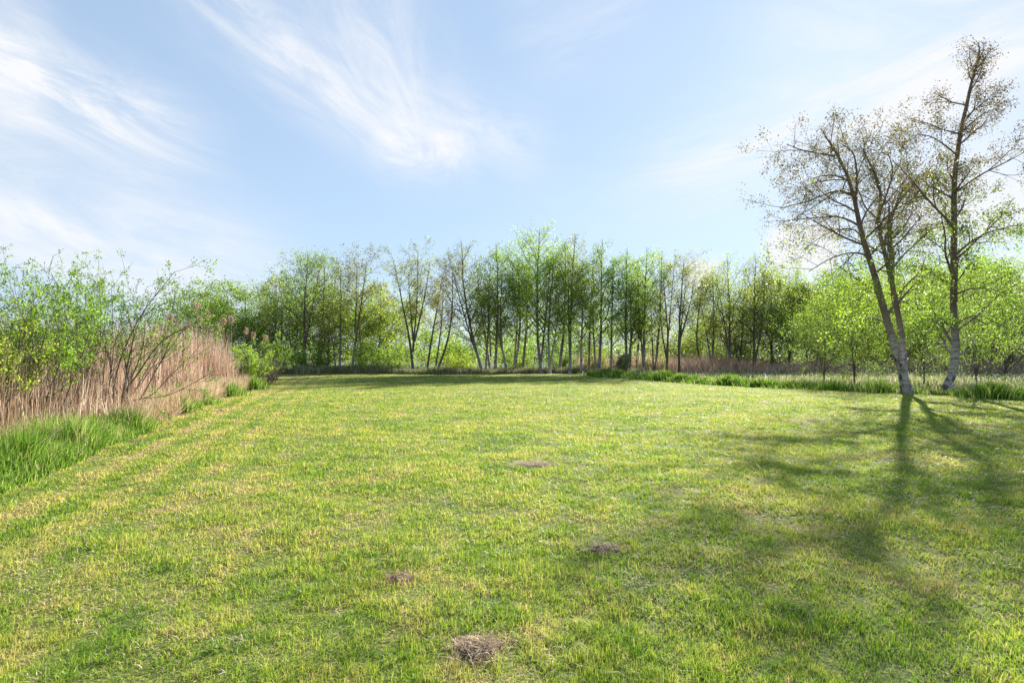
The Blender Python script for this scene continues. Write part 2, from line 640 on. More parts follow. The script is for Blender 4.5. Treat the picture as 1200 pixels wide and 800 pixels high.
xs, ys = axis(-26, 30, .25, 3000), axis(-2, 52, .25, 3500)
gx, gy = np.meshgrid(xs, ys)
gz = height(gx, gy)
vid = np.arange(gx.size).reshape(gx.shape)
q = np.stack([vid[:-1, :-1], vid[:-1, 1:], vid[1:, 1:], vid[1:, :-1]], -1).reshape(-1, 4)
ground = mesh_np('ground', np.stack([gx, gy, gz], -1).reshape(-1, 3), [q], M_LAWN, smooth=True)
ground.data.materials.append(M_ROUGH)
fc_x = (gx[:-1, :-1] + .12).ravel()
fc_y = (gy[:-1, :-1] + .12).ravel()
ground.data.polygons.foreach_set('material_index', (~on_lawn(fc_x, fc_y)).astype(np.int32))
tag(ground, 'mown lawn and rough ground reaching the horizon', kind='structure')

wv = [(-3000, 70, -.36), (3000, 70, -.36), (3000, 215, -.36), (-3000, 215, -.36)]
wat = mesh_np('water', wv, [[(0, 1, 2, 3)]], M_WATER)
tag(wat, 'pale lake water glinting between the far trunks', kind='structure')


# ------------------------------------------------------------------ grass and reeds
def blades(rng, x, y, h, w, lean, bend=0.5, z=None, rnd=None, dirx=None):
    """tapering curved ribbons: 5 verts each"""
    n = len(x)
    if z is None:
        z = height(x, y) - 0.01
    base = np.stack([x, y, z], 1)
    ph = rng.uniform(0, 2 * pi, n)
    side = np.stack([np.cos(ph), np.sin(ph), np.zeros(n)], 1)
    la = rng.uniform(0, 2 * pi, n)
    l = np.abs(rng.normal(0, 1, n)) * lean * h
    ld = np.stack([np.cos(la) * l, np.sin(la) * l, np.zeros(n)], 1)
    if dirx is not None:
        ld += dirx * h[:, None]
    up = np.zeros((n, 3))
    up[:, 2] = h
    mid = base + up * 0.55 + ld * 0.35
    tip = base + up * (1 - bend * np.minimum(np.linalg.norm(ld, axis=1) / np.maximum(h, 1e-6), 1)[:, None] * .5) + ld
    hw = side * (w[:, None] * .5)
    vs = np.stack([base - hw, base + hw, mid + hw * .8, mid - hw * .8, tip], 1).reshape(-1, 3)
    k = np.arange(n)[:, None] * 5
    q = k + np.array([[0, 1, 2, 3]])
    t = k + np.array([[3, 2, 4]])
    if rnd is None:
        rnd = rng.uniform(0, 1, n)
    return vs, q, t, np.repeat(rnd, 5)


def vnoise(x, y, s, seed):
    """cheap smooth value noise in 0..1"""
    r = np.random.default_rng(seed).uniform(0, 1, (64, 64))
    u, v = x * s + 1000, y * s + 1000
    i, j = np.floor(u).astype(int), np.floor(v).astype(int)
    a, b = u - i, v - j
    a, b = a * a * (3 - 2 * a), b * b * (3 - 2 * b)
    g = lambda p, q_: r[p % 64, q_ % 64]
    return (g(i, j) * (1 - a) + g(i + 1, j) * a) * (1 - b) + (g(i, j + 1) * (1 - a) + g(i + 1, j + 1) * a) * b


# worn patches of dead grass on the lawn: (px, py, half width m, half length m)
BARE = [(558, 766, .15, .12, 'large round patch of dead brown grass at the front edge of the lawn'),
        (470, 684, .10, .10, 'small dark bare patch beside the front lawn, left of the pale one'),
        (710, 650, .14, .10, 'pale straw patch in the shaded middle of the lawn'),
        (625, 547, .30, .20, 'faint pale straw patch farthest out in the open lawn')]
BARE_W = []
for (px, py, a, b, lb) in BARE:
    d = CH * F / (py - HY)
    BARE_W.append((X(px, d), d, a, b))

rng = np.random.default_rng(5)
n = 1050000
u = rng.uniform(0, 1, n)
d0, d1, pw = 1.3, 50.0, -0.75                     # density falls with distance
d = (d0 ** (pw + 1) + u * (d1 ** (pw + 1) - d0 ** (pw + 1))) ** (1 / (pw + 1))
th = rng.uniform(-52, 50, n) * pi / 180
x, y = d * np.sin(th), d * np.cos(th)
keep = on_lawn(x, y, -.05)
pb = vnoise(x, y, 2.2, 3) * .6 + vnoise(x, y, 6.0, 4) * .4
for (bx, by, a, b) in BARE_W:
    e = ((x - bx) / a) ** 2 + ((y - by) / b) ** 2 + (vnoise(x, y, 16, 5) - .5) * 1.5
    keep &= (e > rng.uniform(.35, 1.0, n)) | (rng.uniform(0, 1, n) < .14)
keep &= rng.uniform(0, 1, n) < .12 + pb * .6 + vnoise(x, y, 14.0, 8) * .8
x, y, d, pb = x[keep], y[keep], d[keep], pb[keep]
tf = vnoise(x, y, 14.0, 8)
h = rng.uniform(.018, .058, len(x)) * (.30 + pb * .8 + tf * .7)
w = np.clip(.0012 * d, .0030, .022) * rng.uniform(.7, 1.3, len(x))
rr_ = np.clip(vnoise(x, y, 22.0, 12) * .6 + rng.uniform(0, 1, len(x)) * .55 - .07, 0, 1)
vs, q, t3, r_ = blades(rng, x, y, h, w, .9, rnd=rr_)
gr = mesh_np('lawn_grass', vs, [q, t3], M_BLADE, r_)
tag(gr, 'short mown lawn grass, green with yellowed patches', 'grass', kind='stuff')

n = 90000
u = rng.uniform(0, 1, n)
d = (d0 ** .25 + u * (38.0 ** .25 - d0 ** .25)) ** 4
th = rng.uniform(-52, 50, n) * pi / 180
x, y = d * np.sin(th), d * np.cos(th)
cl = vnoise(x, y, 1.4, 71) * .6 + vnoise(x, y, 5.0, 72) * .4
keep = on_lawn(x, y, 0) & (cl > .56 - rng.uniform(-.02, .10, n))
x, y, d = x[keep], y[keep], d[keep]
m = len(x)
hh = rng.uniform(.006, .035, m)
L_ = rng.uniform(.02, .07, m)
aa = rng.uniform(0, 2 * pi, m)
dirx = np.stack([np.cos(aa) * L_ / hh, np.sin(aa) * L_ / hh, np.zeros(m)], 1)
vs, q, t3, r_ = blades(rng, x, y, hh, np.clip(.0012 * d, .003, .02), .1, z=height(x, y) + .006, dirx=dirx)
o = mesh_np('clippings', vs, [q, t3], STRAW, r_)
tag(o, 'dry pale mowing clippings scattered over the lawn', 'clippings', kind='stuff')

# worn patches
for i, (px, py, a, b, lb) in enumerate(BARE):
    bx, by, a, b = BARE_W[i]
    m = int(900 * a * b / .03)
    an, rr = rng.uniform(0, 2 * pi, m), np.sqrt(rng.uniform(0, 1, m)) * 1.25
    rr *= 1 + .25 * np.sin(an * 3 + i) + .15 * np.sin(an * 5 + 2 * i)
    xx, yy = np.cos(an) * rr * a, np.sin(an) * rr * b
    hh = rng.uniform(.010, .045, m)
    L_ = rng.uniform(.03, .11, m)
    aa = rng.uniform(0, 2 * pi, m)
    dirx = np.stack([np.cos(aa) * L_ / hh, np.sin(aa) * L_ / hh, np.zeros(m)], 1)
    vs, q, t3, r_ = blades(rng, xx, yy, hh, rng.uniform(.002, .0045, m), .1, z=.004 + .026 * np.clip(1 - (xx / a) ** 2 - (yy / b) ** 2, 0, 1), dirx=dirx)
    # a shallow crumbly mound of earth under the straw
    k = 18
    th_ = np.linspace(0, 2 * pi, k, endpoint=False)
    rings = [np.array([[0, 0, .03]])]
    for f_, z_ in ((.35, .026), (.7, .014), (1.0, -.012)):
        wv_ = 1 + .18 * np.sin(th_ * 3 + i) + .1 * np.sin(th_ * 5 + 2 * i)
        rings.append(np.stack([np.cos(th_) * a * f_ * wv_, np.sin(th_) * b * f_ * wv_, np.full(k, z_) + rng.normal(0, .005, k)], 1))
    mv = np.vstack(rings)
    tri = [(0, 1 + j, 1 + (j + 1) % k) for j in range(k)]
    qd = [(1 + s * k + j, 1 + (s + 1) * k + j, 1 + (s + 1) * k + (j + 1) % k, 1 + s * k + (j + 1) % k) for s in range(2) for j in range(k)]
    gz_ = float(height(np.array(bx), np.array(by)))
    root = empty('dead_grass_patch', (bx, by, gz_), lb, 'bare patch', 'worn patches in the lawn')
    mesh_np('soil', mv, [np.array(tri), np.array(qd)], M_SOIL, smooth=True, parent=root)
    mesh_np('straw', vs, [q, t3], STRAW if px > 600 else DEADG, r_, parent=root)

# ---- left bank: reeds, litter, tall grass
n = 30000
y = np.abs(rng.uniform(-1, 34, n))
e = left_edge(y)
off = .9 + rng.uniform(0, 1, n) ** 1.2 * 8.5 + .4 * np.sin(y * .9)
x = e - off
h = (2.0 + .95 * np.clip((y - 8) / 14, 0, 1)) * rng.uniform(.55, 1.1, n) * (.62 + .42 * vnoise(x, y, .8, 9) + .3 * vnoise(x, y, 2.6, 10))
h *= np.clip(off / 1.6, .45, 1)
keep = (y < 29.5 - off * .1) & (vnoise(x, y, .7, 11) + rng.uniform(0, .6, n) > .45)
x, y, h = x[keep], y[keep], h[keep]
w = np.clip(.0013 * np.hypot(x, y), .010, .028)
vs, q, t3, r_ = blades(rng, x, y, h, w, np.where(rng.uniform(0, 1, len(x)) < .25, .38, .13), bend=.5)
reed = mesh_np('reed_bed', vs, [q, t3], REED, r_)
tag(reed, 'tall dry pinkish brown reeds standing thick along the left bank', 'reeds', kind='stuff')

n = 42000                                        # broken stalks and dry leaves between the reeds
y = rng.uniform(2, 30, n)
off = np.where(y < 11.5, 1.0, .05) + rng.uniform(0, 1, n) ** 1.7 * 6
x = left_edge(y) - off
h = rng.uniform(.08, .9, n)
a = rng.uniform(0, 2 * pi, n)
k_ = rng.uniform(.3, 1.2, n) * (h < .5) + rng.uniform(.1, .5, n)
dirx = np.stack([np.cos(a) * k_, np.sin(a) * k_, np.zeros(n)], 1)
vs, q, t3, r_ = blades(rng, x, y, h, np.clip(.0011 * y, .009, .02), .1, dirx=dirx)
o = mesh_np('reed_litter', vs, [q, t3], STRAW, r_)
tag(o, 'tangled broken straw lying at the foot of the left reeds', 'straw', kind='stuff')

n = 95000
y = 3 + 27 * rng.uniform(0, 1, n) ** 1.5
off = -.15 + np.abs(rng.normal(0, .8, n))
x = left_edge(y) - off
cl = vnoise(x, y, 1.1, 21)
keep = cl + np.clip((14 - y) / 14, -.35, .5) > .45 + rng.uniform(-.1, .1, n)
x, y, off, cl = x[keep], y[keep], off[keep], cl[keep]
h = rng.uniform(.12, .70, len(x)) * np.clip(.3 + (off + .15) * 1.1, .25, 1.05) * (.6 + cl * .6)
vs, q, t3, r_ = blades(rng, x, y, h, np.clip(.0015 * y, .013, .028), .5, bend=.9)
o = mesh_np('bank_grass', vs, [q, t3], TALLG, r_)
tag(o, 'tall fresh green grass growing between left reeds and lawn', 'grass', kind='stuff')

# ---- right meadow
n = 110000
u = rng.uniform(0, 1, n)
y = 10 + 58 * u ** 1.1
x = right_edge(y) + .05 + rng.uniform(0, 1, n) ** 1.1 * (22 + y * .7)
cl = vnoise(x, y, .45, 31)
h = rng.uniform(.15, .5, n) * (.6 + cl * .8) * np.clip(.5 + (x - right_edge(y)) * .4, .5, 1)
vs, q, t3, r_ = blades(rng, x, y, h, np.clip(.0011 * np.hypot(x, y), .012, .07), .4, bend=.8)
o = mesh_np('meadow_grass', vs, [q, t3], SEDGE, r_)
tag(o, 'rough meadow grass with pale seed heads beyond the lawn on the right', 'meadow', kind='stuff')

n = 9000                                          # pale seed heads on the meadow grass
y = 12 + 40 * rng.uniform(0, 1, n)
x = right_edge(y) + .5 + rng.uniform(0, 1, n) * (20 + y * .6)
keep = vnoise(x, y, .5, 35) > .35
x, y = x[keep], y[keep]
c = np.stack([x, y, height(x, y) + rng.uniform(.3, .52, len(x))], 1)
v, q, r_ = leaves(rng, c, .075, .5, droop=-.6)
o = mesh_np('seed_heads', v, [q], mat_straw('seed_head', [(0, (.5, .46, .42)), (1, (.8, .78, .74))]), r_)
tag(o, 'pale fluffy seed heads dotted over the right meadow', 'seed heads', kind='stuff')

n = 14000
y = rng.uniform(12, 46, n)
x = right_edge(y) - .35 + .7 * vnoise(y, y * 0, .55, 34) + np.abs(rng.normal(0, .55, n))
cl = vnoise(x, y, 1.1, 33)
h = rng.uniform(.1, .5, n) * (.25 + cl * 1.1)
vs, q, t3, r_ = blades(rng, x, y, h, np.clip(.0012 * np.hypot(x, y), .014, .05), .35, bend=.8)
o = mesh_np('edge_grass', vs, [q, t3], TALLG, r_ * .85)
tag(o, 'uncut bright green grass fringing the right edge of the lawn', 'grass', kind='stuff')

# ---- far right reed belt, brown, on the lake side of the meadow
n = 42000
x = rng.uniform(6, 95, n)
y = 50 + rng.uniform(0, 16, n) + 3 * vnoise(x, x * 0, .2, 43)
cl = vnoise(x, y, .25, 41)
h = rng.uniform(.7, 1.7, n) * (.55 + cl * .9)
keep = cl + rng.uniform(0, .5, n) > .45
x, y, h = x[keep], y[keep], h[keep]
vs, q, t3, r_ = blades(rng, x, y, h, np.full(len(x), .05), .22)
o = mesh_np('far_reeds', vs, [q, t3], REED, .25 + r_ * .6)
tag(o, 'distant belt of brown reeds in front of the right hand trees', 'reeds', kind='stuff')

# ---- undergrowth at the foot of the far tree row
n = 46000
x = rng.uniform(-34, 12, n)
y = FAR_Y - .8 + 2.4 * vnoise(x, x * 0, .45, 53) + np.abs(rng.normal(0, 2.6, n))
cl = vnoise(x, y, .5, 51)
h = rng.uniform(.25, .95, n) * (.5 + cl * .8)
vs, q, t3, r_ = blades(rng, x, y, h, np.full(n, .05), .4)
o = mesh_np('undergrowth', vs, [q, t3], SCRUB, r_)
tag(o, 'low brownish undergrowth along the foot of the far tree row', 'undergrowth', kind='stuff')


# ---- grass tufts as things
def tuft(px, d, w_, h_, label, mat=TALLG, group=None, n=700, xx=None, name='grass_tuft'):
    rg = np.random.default_rng(int(px * 7 + d * 13))
    cx_, cy_ = (X(px, d) if xx is None else xx), d
    r1 = np.minimum(np.abs(rg.normal(0, .5, n)), 1.1) * w_ * .5
    a_ = rg.uniform(0, 2 * pi, n)
    x_, y_ = np.cos(a_) * r1, np.sin(a_) * r1
    hh = h_ * rg.uniform(.5, 1.1, n) * np.clip(1.15 - r1 / w_, .4, 1)
    k_ = .35 * r1 / (w_ * .5) + .08
    dirx = np.stack([np.cos(a_) * k_, np.sin(a_) * k_, np.zeros(n)], 1)
    z_ = height(x_ + cx_, y_ + cy_) - float(height(np.array(cx_), np.array(cy_))) - .02
    vs, q, t3, r_ = blades(rg, x_, y_, hh, np.full(n, max(.008, .0011 * d)), .25, bend=.9, z=z_, dirx=dirx)
    o = mesh_np(name, vs, [q, t3], mat, r_, loc=(cx_, cy_, float(height(np.array(cx_), np.array(cy_)))))
    return tag(o, label, 'grass tuft', group)


gl = 'green grass tufts along the left bank'
for px, d, w_, h_, lb in [(22, 7.6, .9, .75, 'lush tuft at the left frame edge, nearest of the left bank tufts'),
                          (88, 9.0, .9, .7, 'lush tuft under the fallen branch on the left bank'),
                          (150, 11.4, 1.0, .62, 'broad tuft just right of the leafy bush base on the left bank'),
                          (208, 15.0, 1.0, .55, 'upright tuft midway along the left bank among pale straw'),
                          (234, 17.6, 1.1, .6, 'dull green tuft fourth back along the left bank'),
                          (268, 21.6, 1.3, .62, 'bright green tuft beside the reeds near their far end'),
                          (296, 26.3, 1.4, .75, 'farthest tuft of the left bank, at the corner of the lawn')]:
    tuft(px, d, w_, h_, lb, group=gl)
gr_ = 'green grass tufts along the right edge of the lawn'
words = ['smallest tuft at the left end of the right hand row, below the pale round bush', 'low tuft right of the pale round bush',
         'rounded tuft second in from the round bush on the right edge', 'bright tuft left of centre in the row at the right lawn edge',
         'tallest bright tuft in the middle of the right edge row', 'tuft just right of the tallest one in the right edge row',
         'wide tuft in front of the brown reeds on the right lawn edge', 'twin topped tuft right of the wide one on the lawn edge',
         'short tuft well left of the leaning birch', 'thin tuft halfway between the row of tufts and the leaning birch',
         'spreading tuft left of the leaning birch foot', 'tuft touching the left side of the leaning birch foot']
ty = np.linspace(43, 24.3, 12)
for i, yy in enumerate(ty):
    xx = float(right_edge(yy)) + .35
    tuft(600, yy, 2.5 + .5 * math.sin(i * 2.3), .62 + .16 * math.sin(i * 1.7 + 1) - (.18 if i > 7 else 0), words[i], group=gr_, xx=xx, n=1100)
tuft(1092, 22.6, 1.0, .3, 'low tuft between the two pale birch trunks', group=gr_, n=300)
tuft(1163, 20.8, 2.2, .72, 'large arching sedge tussock right of the straight birch', n=1600, name='sedge_tussock')
tuft(1198, 20.6, 1.4, .55, 'smaller sedge tussock at the right frame edge', n=700, name='sedge_tussock')

# ---- plumed reeds standing above the left reed bed
rg = np.random.default_rng(77)
plumes = [(222, 17.5, 357, 'tallest'), (231, 18.5, 372, 'leaning'), (243, 20.0, 366, 'bushy'), (255, 21.5, 381, 'short'), (262, 23.0, 374, 'curved'),
          (272, 23.0, 372, 'bushy'), (284, 25.0, 386, 'small'), (292, 25.6, 391, 'thin'), (305, 27.0, 394, 'last'), (98, 12.5, 397, 'low'), (190, 15.0, 371, 'thin'), (212, 16.4, 380, 'short')]
desc = ['tallest plumed reed, leftmost above the reed bed right of the leafy bush', 'leaning plumed reed just right of the tallest one',
        'reed with a full pinkish plume in the middle of the reed tops', 'short plumed reed between the two full pinkish plumes',
        'reed with a curved plume left of the right hand full plume', 'right hand reed with a full pinkish plume against dark trees',
        'small plumed reed sloping down toward the lawn corner', 'thin plumed reed above the bright willow bush',
        'last plumed reed at the far end of the left reeds', 'low plumed reed seen through the leafy bush',
        'thin plumed reed at the right side of the leafy bush', 'short plumed reed against the edge of the leafy bush']
for i, (px, d, py, _) in enumerate(plumes):
    x0, z1 = X(px, d), Z(py, d)
    root = empty('plumed_reed', (x0, d, float(height(np.array(x0), np.array(d)))), desc[i], 'reed', 'plumed reeds above the left reed bed')
    H = z1 - root.location.z
    ln = rg.uniform(-.15, .2)
    path = resample([(0, 0, 0), (ln * .1, 0, H * .5), (ln * .6, .02, H * .86), (ln * 1.6 + .04, .03, H)], 10)
    v, q = tubes(path[None], np.linspace(.007, .003, 10)[None], 5)
    mesh_np('stalk', v, [q], REED, np.full(len(v), .4), parent=root)
    m = 260 if 'full' in desc[i] else 150
    tt = rg.uniform(.80, 1, m)
    c, _, _ = at(path[None], np.ones((1, 10)), np.zeros(m, int), np.clip(tt, 0, .999))
    spread = np.sin((tt - .80) / .20 * pi)[:, None] * .028 + .008
    c = c + rg.normal(0, 1, (m, 3)) * spread * np.array([1, 1, 1.6]) + np.array([.03, 0, 0])
    v, q, r_ = leaves(rg, c, .11, .14, droop=-.8)
    mesh_np('plume', v, [q], PLUME, r_, parent=root)


# ------------------------------------------------------------------ trees
def crown_prof(t, kind):
    if kind == 'oval':
        return np.clip(np.sin(np.clip(t * .78 + .22, 0, 1) ** .85 * pi) ** .8, .16, 1)
    if kind == 'cone':
        return np.clip(1.0 - t * .92, .09, 1) * np.clip(.55 + t * 3, 0, 1)
    return np.clip(.55 + .8 * t - .75 * t ** 3, .3, 1)          # vase


def tree(name, stems, label, cat='tree', group=None, cb=.3, width=3.0, nb=16, nt=6, leaf=L_MID, bark=B_TWO, nl=4000, ls=.1, jit=.16,
         seed=1, kind='oval', ang=(.6, 1.1), up=.10, extra=None, r0=.12, wob=.10, clump=0, twigs=5, droop=.1, sides=8, leaf2=None, rflare=1.45):
    """stems: list of world polylines (first starts at the base). width: crown width in metres."""
    rg = np.random.default_rng(seed)
    base = np.array(stems[0][0], float)
    base[2] = float(height(base[0], base[1])) - .03
    root = empty(name, tuple(base), label, cat, group)
    br_p, br_r = [], []
    for si, st in enumerate(stems):
        p = np.array(st, float)
        if si == 0:
            p[0] = base
        p = p - base
        P_ = resample(p, 26)
        # natural crookedness growing along the stem
        nz = np.cumsum(rg.normal(0, .012 * width / 3, P_.shape), 0)
        nz[:, 2] = 0
        nz -= nz[0]
        P_ = P_ + nz * np.linspace(0, 1, 26)[:, None]
        rs = r0 * (1.0 if si == 0 else .72)
        k = np.linspace(0, 1, 26)
        R_ = rs * ((1 - k) ** .85 * .92 + .08)
        if si == 0:
            R_ = R_ * (1 + (rflare - 1) * np.exp(-k * 30))
        v, q = tubes(P_[None], R_[None], sides)
        mesh_np('trunk', v, [q], bark, smooth=True, parent=root)
        br_p.append(P_)
        br_r.append(R_)
    SP, SR = np.stack(br_p), np.stack(br_r)
    H = SP[0, -1, 2]
    all_b = []
    L1p, L1r = [], []

    def l1(t, plen, rg_, n_):                        # side limbs shorten toward the tip
        tt = (t - cb) / (1 - cb)
        return width * .5 * crown_prof(tt, kind) * rg_.uniform(.6, 1.15, n_) / .8
    p1, r1 = spawn(rg, SP, SR, nb, cb, .98, ang, l1, 9, up, wob, .5)
    L1p.append(p1)
    L1r.append(r1)
    if extra:
        for pl, rr in extra:
            P_ = resample(np.array(pl, float) - base, 9)
            L1p.append(P_[None])
            L1r.append(np.linspace(rr, rr * .3, 9)[None])
    p1, r1 = np.concatenate(L1p), np.concatenate(L1r)
    p2, r2 = spawn(rg, p1, r1, nt, .2, 1.0, (.5, 1.0), lambda t, pl, g_, n_: pl * (.52 - .22 * t) * g_.uniform(.6, 1.2, n_), 6, up * .6, wob * 1.3, .6)
    l2 = np.linalg.norm(p2[:, -1] - p2[:, 0], axis=1)
    sel = l2 > .055 * width
    p3, r3 = spawn(rg, p2[sel], r2[sel], twigs, .25, 1.0, (.5, 1.1), lambda t, pl, g_, n_: pl * (.55 - .15 * t) * g_.uniform(.6, 1.2, n_) + .1, 4, -.02 - droop * .6, wob * 1.5, .6, .5)
    # the leader shoots above the last fork carry twigs too
    pt, rt = spawn(rg, SP, SR, 10, .8, 1.0, (.3, .8), lambda t, pl, g_, n_: width * .08 * g_.uniform(.6, 1.4, n_), 6, up, wob, .6)
    V, Q, o_ = [], [], 0
    for pp, rr, s_ in ((p1, r1, 5), (p2, r2, 4), (p3, r3, 3), (pt, rt, 3)):
        v, q = tubes(pp, rr, s_)
        V.append(v)
        Q.append(q + o_)
        o_ += len(v)
    mesh_np('branches', np.vstack(V), [np.vstack(Q)], bark, smooth=True, parent=root)
    c = leaf_points(rg, [(p3, r3, 1.0), (p2, r2, .8), (pt, rt, .7)], nl, jit, clump=clump)
    if leaf2 is not None:
        hi_ = c[:, 2] > H * leaf2[1] + rg.normal(0, H * .1, len(c))
        sub = [(c[~hi_], leaf, 1.0), (c[hi_], leaf2[0], leaf2[2])]
    else:
        sub = [(c, leaf, 1.0)]
    V, Q, Rr, MI, o_ = [], [], [], [], 0
    for j, (cc, mt, sc_) in enumerate(sub):
        if len(cc) == 0:
            continue
        v, q, r_ = leaves(rg, cc, ls * sc_, droop=droop)
        V.append(v)
        Q.append(q + o_)
        Rr.append(r_)
        MI.append(np.full(len(q), j))
        o_ += len(v)
    cr = mesh_np('crown', np.vstack(V), [np.vstack(Q)], sub[0][1], np.concatenate(Rr), parent=root)
    if len(sub) > 1:
        cr.data.materials.append(sub[1][1])
        cr.data.polygons.foreach_set('material_index', np.concatenate(MI).astype(np.int32))
    return root


def px_path(pts, d, rg, dy=.0):
    """pixel trace at depth d; dy spreads it in depth along its length"""
    n_ = len(pts)
    return [W(px, py, d + dy * i / (n_ - 1)) for i, (px, py) in enumerate(pts)]


# --- the two pale birches on the right
d = 23.4
A = px_path([(1063, 462), (1056, 430), (1048, 404), (1039, 371), (1027, 326), (1016, 290), (1008, 261), (1001, 230), (988, 195), (974, 170), (964, 154)], d, 0, -1.0)
Bs = px_path([(1060, 440), (1058, 410), (1054, 380), (1043, 326), (1034, 290), (1027, 261), (1029, 230), (1020, 202), (1007, 176), (1016, 158)], d, 0, 1.6)
Cs = px_path([(1044, 330), (1045, 300), (1042, 268), (1051, 237), (1060, 215)], d + .6, 0, 1.5)
ex = [(px_path([(1001, 230), (985, 224), (971, 226), (946, 236), (914, 244)], d - .8, 0, -2.4), .055),
      (px_path([(978, 183), (962, 180), (940, 176), (922, 169)], d - .9, 0, -2.6), .04),
      (px_path([(1008, 265), (990, 256), (974, 254), (936, 257), (914, 261)], d - .5, 0, 1.6), .05),
      (px_path([(1030, 344), (1018, 342), (1010, 346), (1001, 362)], d - .3, 0, -1.2), .04),
      (px_path([(1020, 300), (1000, 296), (975, 302), (948, 318)], d - .3, 0, -3.4), .045),
      (px_path([(1003, 240), (1004, 205), (1000, 180), (985, 168)], d - .5, 0, -3.8), .045),
      (px_path([(1026, 262), (1040, 225), (1046, 200), (1040, 178)], d, 0, -3.2), .04),
      (px_path([(1012, 280), (998, 268), (972, 272), (944, 290)], d, 0, 1.6), .04),
      (px_path([(995, 212), (975, 205), (955, 208), (938, 214)], d, 0, -3.2), .035),
      (px_path([(1034, 290), (1050, 276), (1062, 262), (1070, 245)], d, 0, 1.0), .04),
      (px_path([(1048, 350), (1066, 330), (1078, 318), (1085, 300)], d, 0, -1.0), .04),
      (px_path([(1045, 385), (1025, 372), (1000, 376), (975, 392)], d, 0, 1.6), .035)]
tree('birch_tree', [A, Bs, Cs], 'leaning birch with pale foot and forked stems spreading left over the lawn edge', 'tree', 'pair of birches at the lawn edge',
     cb=.30, width=4.6, nb=15, nt=7, leaf=L_BRIGHT, bark=B_BIRCH, nl=25000, ls=.088, jit=.12, seed=11, kind='oval', ang=(.6, 1.2), up=.0,
     extra=ex, r0=.175, clump=10, twigs=5, sides=14, leaf2=(L_SPRING, .5, .8), droop=.2)
d = 23.8
A = px_path([(1109, 462), (1112, 447), (1117, 434), (1120, 404), (1118, 374), (1117, 320), (1117, 260), (1117, 225), (1121, 177), (1128, 135), (1134, 104), (1140, 84), (1145, 66), (1144, 50)], d, 0, .6)
ex = [(px_path([(1115, 263), (1090, 237), (1069, 212), (1046, 188)], d, 0, -1.2), .055),
      (px_path([(1119, 226), (1149, 205), (1177, 191), (1203, 177)], d, 0, .9), .045),
      (px_path([(1121, 181), (1097, 163), (1080, 158), (1064, 160)], d, 0, 1.0), .035),
      (px_path([(1129, 153), (1146, 138), (1160, 130), (1180, 122)], d, 0, -1.0), .03),
      (px_path([(1115, 333), (1096, 323), (1080, 312), (1062, 312)], d, 0, 1.2), .045),
      (px_path([(1118, 300), (1140, 282), (1165, 270), (1200, 262)], d, 0, -1.6), .05),
      (px_path([(1118, 345), (1140, 338), (1165, 340), (1195, 350)], d, 0, 1.4), .045),
      (px_path([(1118, 385), (1100, 372), (1084, 374), (1070, 388)], d, 0, -1.4), .035),
      (px_path([(1119, 380), (1140, 370), (1160, 374), (1182, 386)], d, 0, -1.4), .035)]
t2 = tree('birch_tree', [A], 'tallest birch, straight upright stem and pale crooked foot, right of the leaning birch', 'tree', 'pair of birches at the lawn edge',
          cb=.17, width=6.2, nb=30, nt=7, leaf=L_MID, bark=B_BIRCH, nl=28000, ls=.09, jit=.12, seed=21, kind='cone', ang=(.6, 1.1), up=.04,
          extra=ex, r0=.175, clump=10, twigs=5, sides=14, leaf2=(L_SPRING, .5, .8), droop=.2, rflare=1.4)
# dark root buttress on its left
rp = resample([(-.02, 0, .34), (-.22, -.05, .14), (-.52, -.1, .02), (-.75, -.12, -.05)], 10)
v, q = tubes(rp[None], np.linspace(.15, .05, 10)[None], 10)
mesh_np('root', v, [q], B_DARK, smooth=True, parent=t2)


# --- the far rows.  (px at foot, depth, px at top, py at top, crown px width, crown base, branches, leaves, leaf mat, bark, kind, label)
def simple(px0, d, px1, py1, wpx, cb, nb, nl, leaf, bark, kind, label, bend=0, group='birches and alders of the far tree row', name='birch_tree', stems2=None, ls=None, r0=None, seed=None, **kw):
    sd = seed or int(px0 * 3 + d * 7)
    rg_ = np.random.default_rng(sd)
    x0, x1, z1 = X(px0, d), X(px1, d), Z(py1, d)
    y1 = d + rg_.uniform(-.8, .8)
    bend = bend or rg_.normal(0, 2.2)
    m1 = (x0 + (x1 - x0) * .3 + X(600 + bend, d), d + rg_.uniform(-.2, .2), z1 * .33)
    m2 = (x0 + (x1 - x0) * .68 + X(600 + bend * .8, d), (d + y1) / 2, z1 * .68)
    st = [[(x0, d, 0), m1, m2, (x1, y1, z1)]]
    if stems2 is None and name != 'bush' and d > 48:
        stems2 = []
        if rg_.uniform() < .6:
            o_ = rg_.uniform(6, 15) * rg_.choice([-1, 1])
            fy = HY + CH * F / d - rg_.uniform(2, 25)
            stems2.append((px0, fy, px1 + o_, py1 + rg_.uniform(6, 40)))
        if rg_.uniform() < .25:
            o_ = rg_.uniform(4, 12) * rg_.choice([-1, 1])
            stems2.append((px0 + o_ * .4, HY + CH * F / d - 2, px0 + o_, py1 + rg_.uniform(20, 60)))
    for (pa, ya, pb_, yb) in (stems2 or []):
        st.append([W(pa, ya, d), (X(pa * .45 + pb_ * .55, d), d + rg_.uniform(-.4, .4), Z(ya * .55 + yb * .45, d)), (X(pb_, d), d + rg_.uniform(-1, 1), Z(yb, d))])
    return tree(name, st, label, 'tree' if name != 'bush' else 'bush', group, cb=cb * .8, width=1.6 * wpx / F * d, nb=int(nb * 1.25), leaf=leaf, bark=bark, nl=int(nl * (2.4 if px0 > 895 else 1.5)),
                ls=ls or (.13 * d / 50), jit=.003 * d, seed=sd, clump=kw.pop('clump', 3), up=kw.pop('up', .045), kind=kind, r0=r0 or z1 * .0125, sides=7, **kw)


